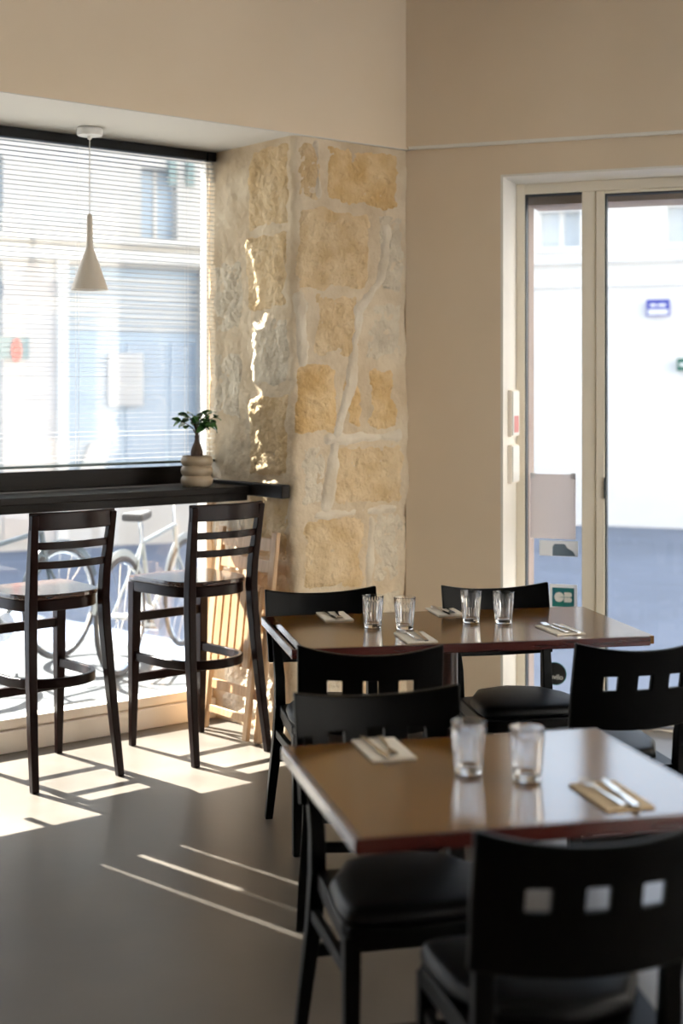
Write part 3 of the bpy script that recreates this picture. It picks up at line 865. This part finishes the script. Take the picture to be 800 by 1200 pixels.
# ------------------------------------------------------------------ dining chairs
def make_chair():
    t = empty('dining_chair')
    HX = .215
    def pxyz(x, z, sd):
        q = x / HX
        lean = (z - .46) * .22
        y = -.190 - lean - .042 * (1 - q * q)
        top = .826 + .026 * abs(q) ** 2.2
        if z > .83: z = top
        if z < .585: z = .578 + .012 * q * q
        xx = x * (1.0 if z > .7 else .985)
        return (xx, y - (.020 if sd else 0), z)
    xs = [-.215, -.19, -.155, -.127, -.083, -.052, -.022, .022, .052, .083, .127, .155, .19, .215]
    zs = [.58, .64, .704, .748, .79, .85]
    MB().panel(pxyz, xs, zs, lambda i, j: j == 2 and i in (3, 6, 9)).build('backrest', M['chair'], t, smooth=35, bevel=.004)
    for sx in (-1, 1):
        path = [(sx * .205, -.262, 0), (sx * .196, -.235, .14), (sx * .183, -.205, .30), (sx * .176, -.192, .44), (sx * .176, -.198, .54), (sx * .182, -.225, .66), (sx * .186, -.245, .75)]
        MB().sweep(path, [.028, .032, .036, .038, .036, .032, .024], [.028, .034, .040, .042, .036, .026, .018], up=(0, 1, 0)).build('leg', M['chair'], t, smooth=40, bevel=.004)
        MB().sweep([(sx * .190, .185, 0), (sx * .186, .178, .42)], [.028, .038], [.028, .038], up=(0, 1, 0)).build('leg', M['chair'], t, bevel=.003)
        MB().sweep([(sx * .187, .18, .335), (sx * .184, -.205, .335)], .020, .030).build('stretcher', M['chair'], t, bevel=.003)
    MB().sweep([(-.187, .18, .20), (.187, .18, .20)], .020, .030).build('stretcher', M['chair'], t, bevel=.003)
    MB().sweep([(-.192, -.222, .235), (.192, -.222, .235)], .020, .030).build('stretcher', M['chair'], t, bevel=.003)
    hoop = [(.165 * math.cos(PI * k / 12), -.15 + .26 * math.sin(PI * k / 12), .385) for k in range(13)]
    MB().sweep(hoop, .018, .025).build('brace_hoop', M['chair'], t, smooth=40)
    # seat: trapezoid frame + domed cushion
    def seat_outline(g):
        o = []
        for (x, y, r) in ((.205, .205, .045), (-.205, .205, .045), (-.182, -.195, .03), (.182, -.195, .03)):
            pass
        base = [(.182, -.19), (.207, .165), (.195, .198), (.16, .212), (0, .220), (-.16, .212), (-.195, .198), (-.207, .165), (-.182, -.19)]
        return [(x * g, y * g) for x, y in base]
    MB().prism(seat_outline(.985), .395, .442).build('seat_frame', M['chair'], t, bevel=.005)
    rings = [(1.0, .442), (1.012, .452), (1.008, .466), (.975, .478), (.90, .485), (.70, .489), (.40, .491), (.12, .492)]
    b = MB(); vs_ = []; fs_ = []; base = seat_outline(1.0); n = len(base)
    for g, z in rings:
        vs_ += [(x * g, y * g, z) for x, y in base]
    for j in range(len(rings) - 1):
        for k in range(n):
            k2 = (k + 1) % n
            fs_.append((j * n + k, j * n + k2, (j + 1) * n + k2, (j + 1) * n + k))
    fs_.append(tuple(range(n - 1, -1, -1))); fs_.append(tuple(range((len(rings) - 1) * n, len(rings) * n)))
    cu = b.add(vs_, fs_).build('seat_cushion', M['vinyl'], t, smooth=50)
    sb = cu.modifiers.new('soft', 'SUBSURF'); sb.levels = 1; sb.render_levels = 1
    return t
chair0 = make_chair()
def chair(x, y, rz, label, first=[True]):
    if first[0]:
        c = chair0; first[0] = False
    else:
        c = copy_tree(chair0)
    c.location = (x, y, 0); c.rotation_euler = (0, 0, rz)
    return tag(c, label, 'chair', 'black dining chairs at the two tables')
def chair_by_back(bx, by, face, label):
    """bx,by: centre of the top of the backrest; face: direction (deg) the sitter looks, 90 = away from the camera"""
    rz = R(face - 90)
    off = Matrix.Rotation(rz, 3, 'Z') @ Vector((0, -.30, 0))
    return chair(bx - off.x, by - off.y, rz, label)
chair_by_back(-.082, 5.40, 270 + 13.5, 'black dining chair behind the far table, nearest the stone pier')
chair_by_back(.59, 5.515, 270 + 12.5, 'black dining chair behind the far table, in front of the door')
chair_by_back(.085, 4.17, 90 + 1, 'black dining chair with its back to the camera at the left of the far table')
chair_by_back(.903, 4.25, 90 + 15, 'black dining chair, back to the camera, at the right end of the far table')
chair_by_back(.086, 3.585, 270 + 14, 'black dining chair tucked behind the near table, facing the camera')
chair_by_back(.440, 2.445, 90 + 10, 'nearest black dining chair, its back to the camera at the near table')

# ------------------------------------------------------------------ tables
def table(loc, rz, W, D, label, cols=(0.0,)):
    t = tag(empty('dining_table', loc, rz), label, 'table', 'brown dining tables')
    a, c = W / 2, D / 2
    MB().box(-a + .0121, a - .0121, -c + .0121, c - .0121, .732, .760).build('table_top', M['table'], t, bevel=.0015)
    ew = .012
    exs = [-a, -a + ew, a - ew, a]; eys = [-c, -c + ew, c - ew, c]
    MB().panel(lambda x, y, sd: (x, y, .728 if sd else .7598), exs, eys, lambda i, j: i == 1 and j == 1).build('edge_band', M['table_edge'], t, bevel=.003)
    for cx in cols:
        MB().lathe([(.036, .045), (.036, .715)], 24).build('column', M['table_leg'], t, smooth=40)
        t.children[-1].location.x = cx
        MB().box(cx - .16, cx + .16, -.16, .16, .715, .7345).build('mount_plate', M['chair'], t)
        for k in range(2):
            ln = .27
            q = MB().sweep([(-ln, 0, .012), (-.05, 0, .032), (.05, 0, .032), (ln, 0, .012)], .055, [.024, .034, .034, .024]).build('foot', M['chair'], t, bevel=.004)
            q.location = (cx, 0, 0.0); q.rotation_euler = (0, 0, R(45 + 90 * k))
    return t
FT = (Vector((.378, 5.064, 0)), R(11.4))
NT = (Vector((.330, 3.10, 0)), R(13.5))
table(FT[0], FT[1], 1.24, .69, 'long brown topped table with four glasses in the middle of the room', (0.03,))
table(NT[0], NT[1], .80, .717, 'square brown topped table closest to the camera with two glasses')
ZT = .7601

# ------------------------------------------------------------------ tumblers
def make_tumbler():
    H = .112; RO, RB = .0385, .0295
    prof = []; kinds = []
    def ro(z): return RB + (RO - RB) * (z / H)
    zs_ = [0.0, .0015, .004, .010, .016, .022, .04, .06, .08, .088, .094, .10, .108, H]
    for z in zs_:
        prof.append((ro(z) - (.0025 if z < .001 else .0008 if z < .002 else 0), z)); kinds.append(1.0 if .015 < z < .095 else 0.0)
    prof.append((ro(H) - .0012, H + .0006)); kinds.append(0)
    inner = [(.108, .0022), (.09, .0026), (.06, .0028), (.03, .0030), (.016, .0032), (.0125, .008)]
    for z, th in inner:
        prof.append((ro(z) - th, z)); kinds.append(0)
    prof.append((.004, .0118)); kinds.append(0)
    nf = 22
    def rf(j, r, a):
        return r + kinds[j] * .00085 * (abs(math.cos(nf / 2 * a)) * 2 - 1.2)
    return MB().lathe(prof, nf * 6, True, True, rf).mesh('tumbler', M['tumbler'], smooth=50)
tm = make_tumbler()
def tumbler(x, y, label, rz):
    o = bpy.data.objects.new('tumbler', tm); COL.objects.link(o)
    o.location = (x, y, ZT); o.rotation_euler = (0, 0, rz)
    tag(o, label, 'glass', 'ribbed drinking glasses on the tables')
tumbler(.111, 5.036, 'ribbed clear glass on the far table, leftmost of its four', .1)
tumbler(.222, 5.0, 'ribbed clear glass on the far table, second from the left of its four', .5)
tumbler(.469, 5.147, 'ribbed clear glass on the far table, third from the left of its four', .9)
tumbler(.584, 5.128, 'ribbed clear glass on the far table, rightmost of its four', 1.3)
tumbler(.279, 3.125, 'blurred ribbed clear glass on the near table, left one of the pair', .3)
tumbler(.400, 3.07, 'blurred ribbed clear glass on the near table, right one of the pair', .7)

# ------------------------------------------------------------------ napkins and cutlery
def fork_mesh():
    b = MB()
    b.sweep([(0, -.092, .004), (0, -.05, .0035), (0, 0, .0035), (0, .032, .0055), (0, .042, .005)], [.014, .011, .006, .007, .014], [.0022] * 5)
    b.sweep([(0, .040, .005), (0, .050, .0035), (0, .062, .003)], [.014, .022, .0225], [.0018] * 3)
    for k in range(4):
        x = (k - 1.5) * .0062
        b.sweep([(x, .060, .003), (x, .080, .0045), (x * .96, .096, .0075)], [.0034, .003, .0018], [.0016, .0015, .0012])
    return b.mesh('fork', M['steel'], smooth=40)
def knife_mesh():
    b = MB()
    b.sweep([(0, -.10, .0035), (0, -.06, .0035), (0, -.005, .0035), (0, .004, .0035)], [.013, .012, .009, .008], [.005, .0048, .0042, .003])
    b.sweep([(0, .002, .0035), (.001, .02, .0035), (.001, .07, .0035), (.003, .095, .0035), (.006, .105, .0035)], [.010, .015, .015, .010, .003], [.0016, .0014, .0012, .0011, .001])
    return b.mesh('knife', M['steel'], smooth=40)
fm, km = fork_mesh(), knife_mesh()
def napkin_mesh(m, W=.105, L=.195):
    b = MB()
    for k, (dx, dy, g) in enumerate(((0, 0, 1.0), (.0012, -.001, .992), (-.001, .0012, .986), (.0006, 0, .98))):
        z = .0013 * k
        n = 6
        path = [(dx, dy + (-L / 2 + L * i / n) * g, z + .0008 + .0004 * math.sin(i * 1.9 + k)) for i in range(n + 1)]
        b.sweep(path, W * g, .0012)
    return b.mesh('napkin', m, smooth=40)
nm, nmk = napkin_mesh(M['napkin']), napkin_mesh(M['kraft'])
def setting(x, y, rz, where, fo, kn, kraft=False, me=None):
    n = bpy.data.objects.new('napkin', nmk if kraft else nm); COL.objects.link(n)
    n.location = (x, y, ZT); n.rotation_euler = (0, 0, rz)
    tag(n, ('tan' if kraft else 'cream') + ' folded paper napkin ' + where, 'napkin', 'folded napkins laid on the tables')
    for nme, mesh, (ox, oy, a) in (('fork', fm, fo), ('knife', km, kn)):
        o = bpy.data.objects.new(nme, mesh); COL.objects.link(o)
        p = Matrix.Rotation(rz, 3, 'Z') @ Vector((ox, oy, 0))
        o.location = (x + p.x, y + p.y, ZT + .0052); o.rotation_euler = (0, 0, rz + a)
        tag(o, 'steel ' + nme + ' on the napkin ' + where, nme, nme + 's on the napkins' if nme == 'fork' else 'knives on the napkins')
a1, a2 = FT[1], NT[1]
setting(-.025, 5.262, a1 + PI, 'at the left end of the far table', (-.012, .005, R(-6)), (.018, 0, R(4)))
setting(.250, 4.815, a1, 'at the front edge of the far table', (-.016, .012, R(4)), (.018, 0, R(-3)))
setting(.392, 5.372, a1 + PI, 'behind the glasses of the far table', (-.014, 0, R(-5)), (.016, 0, R(4)))
setting(.762, 4.968, a1 + R(4), 'on the right half of the far table', (-.014, .012, R(2)), (.020, -.005, R(3)))
setting(.098, 3.315, a2 + PI, 'on the left of the near table', (-.010, -.005, R(-5)), (.020, 0, R(4)))
setting(.555, 2.935, a2, 'at the right of the near table', (-.014, .008, R(3)), (.018, 0, R(-4)), True)

# ------------------------------------------------------------------ pendant lamp
lp = tag(empty('pendant_lamp', (-1.115, 6.30, SOFFIT)), 'beige funnel shaped pendant lamp hanging over the window counter', 'lamp')
MB().lathe([(.040, 0), (.056, -.002), (.058, -.008), (.058, -.026), (.054, -.034), (.012, -.036)], 40).build('canopy', M['white_plastic'], lp, smooth=40)
MB().lathe([(.011, -.034), (.009, -.048), (.003, -.052)], 16).build('cord_grip', M['white_plastic'], lp, smooth=40)
MB().tube([(0, 0, -.05), (0, 0, -.39)], .0022, 8).build('cord', M['cord'], lp, smooth=60)
zt = -.385
prof = [(.003, zt + .006), (.010, zt), (.0125, zt - .01), (.0135, zt - .09), (.0145, zt - .135), (.019, zt - .155), (.031, zt - .185), (.052, zt - .245), (.076, zt - .315), (.082, zt - .332)]
inn = [(.0805, zt - .332), (.074, zt - .313), (.050, zt - .245), (.029, zt - .187), (.017, zt - .16), (.004, zt - .155)]
MB().lathe(prof, 48, True, False).build('shade', M['lamp'], lp, smooth=40)
MB().lathe([(.082, zt - .332)] + inn, 48, False, True).build('shade_lining', M['lamp_in'], lp, smooth=40)
MB().lathe([(.004, zt - .16), (.013, zt - .18), (.013, zt - .21), (.024, zt - .235), (.026, zt - .255), (.018, zt - .275), (.004, zt - .283)], 20).build('bulb', M['white_plastic'], lp, smooth=50)

# ------------------------------------------------------------------ potted ficus on the counter
pp = tag(empty('potted_ficus', (-.673, 6.62, 1.152)), 'small ficus in a beige ringed pot on the window counter', 'plant')
prof = [(.060, 0)]
for k in range(3):
    for q in range(9):
        a = PI * q / 8
        prof.append((.064 + .0105 * math.sin(a) ** .7, .004 + .046 * k + .046 * q / 8))
prof += [(.066, .143), (.060, .143), (.058, .128), (.002, .128)]
MB().lathe(prof, 48, True, True).build('pot', M['pot'], pp, smooth=35)
MB().lathe([(.002, .1285), (.057, .1285), (.05, .134), (.02, .137), (.002, .137)], 24, False, False).build('soil', M['soil'], pp, smooth=60)
MB().lathe([(.024, .128), (.026, .15), (.025, .165), (.019, .190), (.013, .207), (.010, .222), (.011, .232), (.006, .240)], 16, True, True, lambda j, r, a: r * (1 + .14 * math.sin(2 * a + j))).build('trunk', M['bark'], pp, smooth=60)
rnd = random.Random(11)
tips = [(-.075, -.01, .30), (-.05, .03, .325), (-.02, -.03, .335), (.02, .02, .345), (.055, -.01, .335), (.085, .02, .32), (.06, -.04, .29), (.015, -.055, .30)]
leafm = MB()
lv = []; lfaces = []
nseg = 6
for k in range(nseg + 1):
    u = k / nseg
    wv = .011 * math.sin(PI * min(1, u * .94 + .03)) ** .8
    lv += [(-wv, .034 * u, .0035 * math.sin(PI * u) + .002), (0, .034 * u, .0035 * math.sin(PI * u)), (wv, .034 * u, .0035 * math.sin(PI * u) + .002)]
for k in range(nseg):
    a = k * 3
    lfaces += [(a, a + 1, a + 4, a + 3), (a + 1, a + 2, a + 5, a + 4)]
leafme = leafm.add(lv, lfaces).mesh('leaf', M['leaf'], smooth=60)
for (x, y, z) in tips:
    br = MB().tube([(0, 0, .235), (x * .25, y * .25, .235 + (z - .235) * .55), (x * .7, y * .7, .235 + (z - .235) * .9), (x, y, z)], [.004, .003, .0022, .0012], 6).build('branch', M['bark'], pp, smooth=60)
    for q in range(6):
        u = .62 + .40 * q / 5
        o = bpy.data.objects.new('leaf', leafme); COL.objects.link(o); o.parent = pp
        o.location = (x * u, y * u, .235 + (z - .235) * min(1, u + .1))
        o.rotation_euler = (R(rnd.uniform(-55, 20)), R(rnd.uniform(-35, 35)), math.atan2(y, x) - PI / 2 + R(rnd.uniform(-95, 95)))
        s = rnd.uniform(1.15, 1.7); o.scale = (s, s, s)

# ------------------------------------------------------------------ folded wooden chair leaning in the recess
fc = tag(empty('folding_chair'), 'folded slatted pine chair leaning against the stone pier', 'chair')
# local x runs towards the room along the recess side, local y towards the stone, z up; tilted back
base = LM @ Vector((-.150, -.40, 0))
fc.matrix_world = Matrix.Translation(base) @ Matrix.Rotation(LA - PI / 2, 4, 'Z') @ Matrix.Rotation(R(-6.3), 4, 'X')
HW = .215
for sx in (-1, 1):
    MB().box(sx * HW - .020, sx * HW + .020, -.012, .012, .002, .955).build('post', M['pine'], fc, bevel=.004)
    MB().sweep([(sx * (HW - .045), -.036, .006), (sx * (HW - .045), -.030, .70)], .022, .034, up=(1, 0, 0)).build('leg', M['pine'], fc, bevel=.003)
for (z0, z1) in ((.865, .925), (.765, .825)):
    MB().box(-HW + .02, HW - .02, -.009, .009, z0, z1).build('back_slat', M['pine'], fc, bevel=.003)
MB().box(-HW + .02, HW - .02, -.010, .010, .19, .235).build('stretcher', M['pine'], fc, bevel=.003)
MB().box(-HW + .07, HW - .07, -.040, -.028, .085, .12).build('stretcher', M['pine'], fc, bevel=.003)
for k in range(6):
    x = -.15 + .30 * k / 5
    MB().box(x - .024, x + .024, -.066, -.052, .33, .735).build('seat_slat', M['pine'], fc, bevel=.003)
for z in (.38, .68):
    MB().box(-.18, .18, -.052, -.034, z, z + .03).build('seat_rail', M['pine'], fc, bevel=.002)
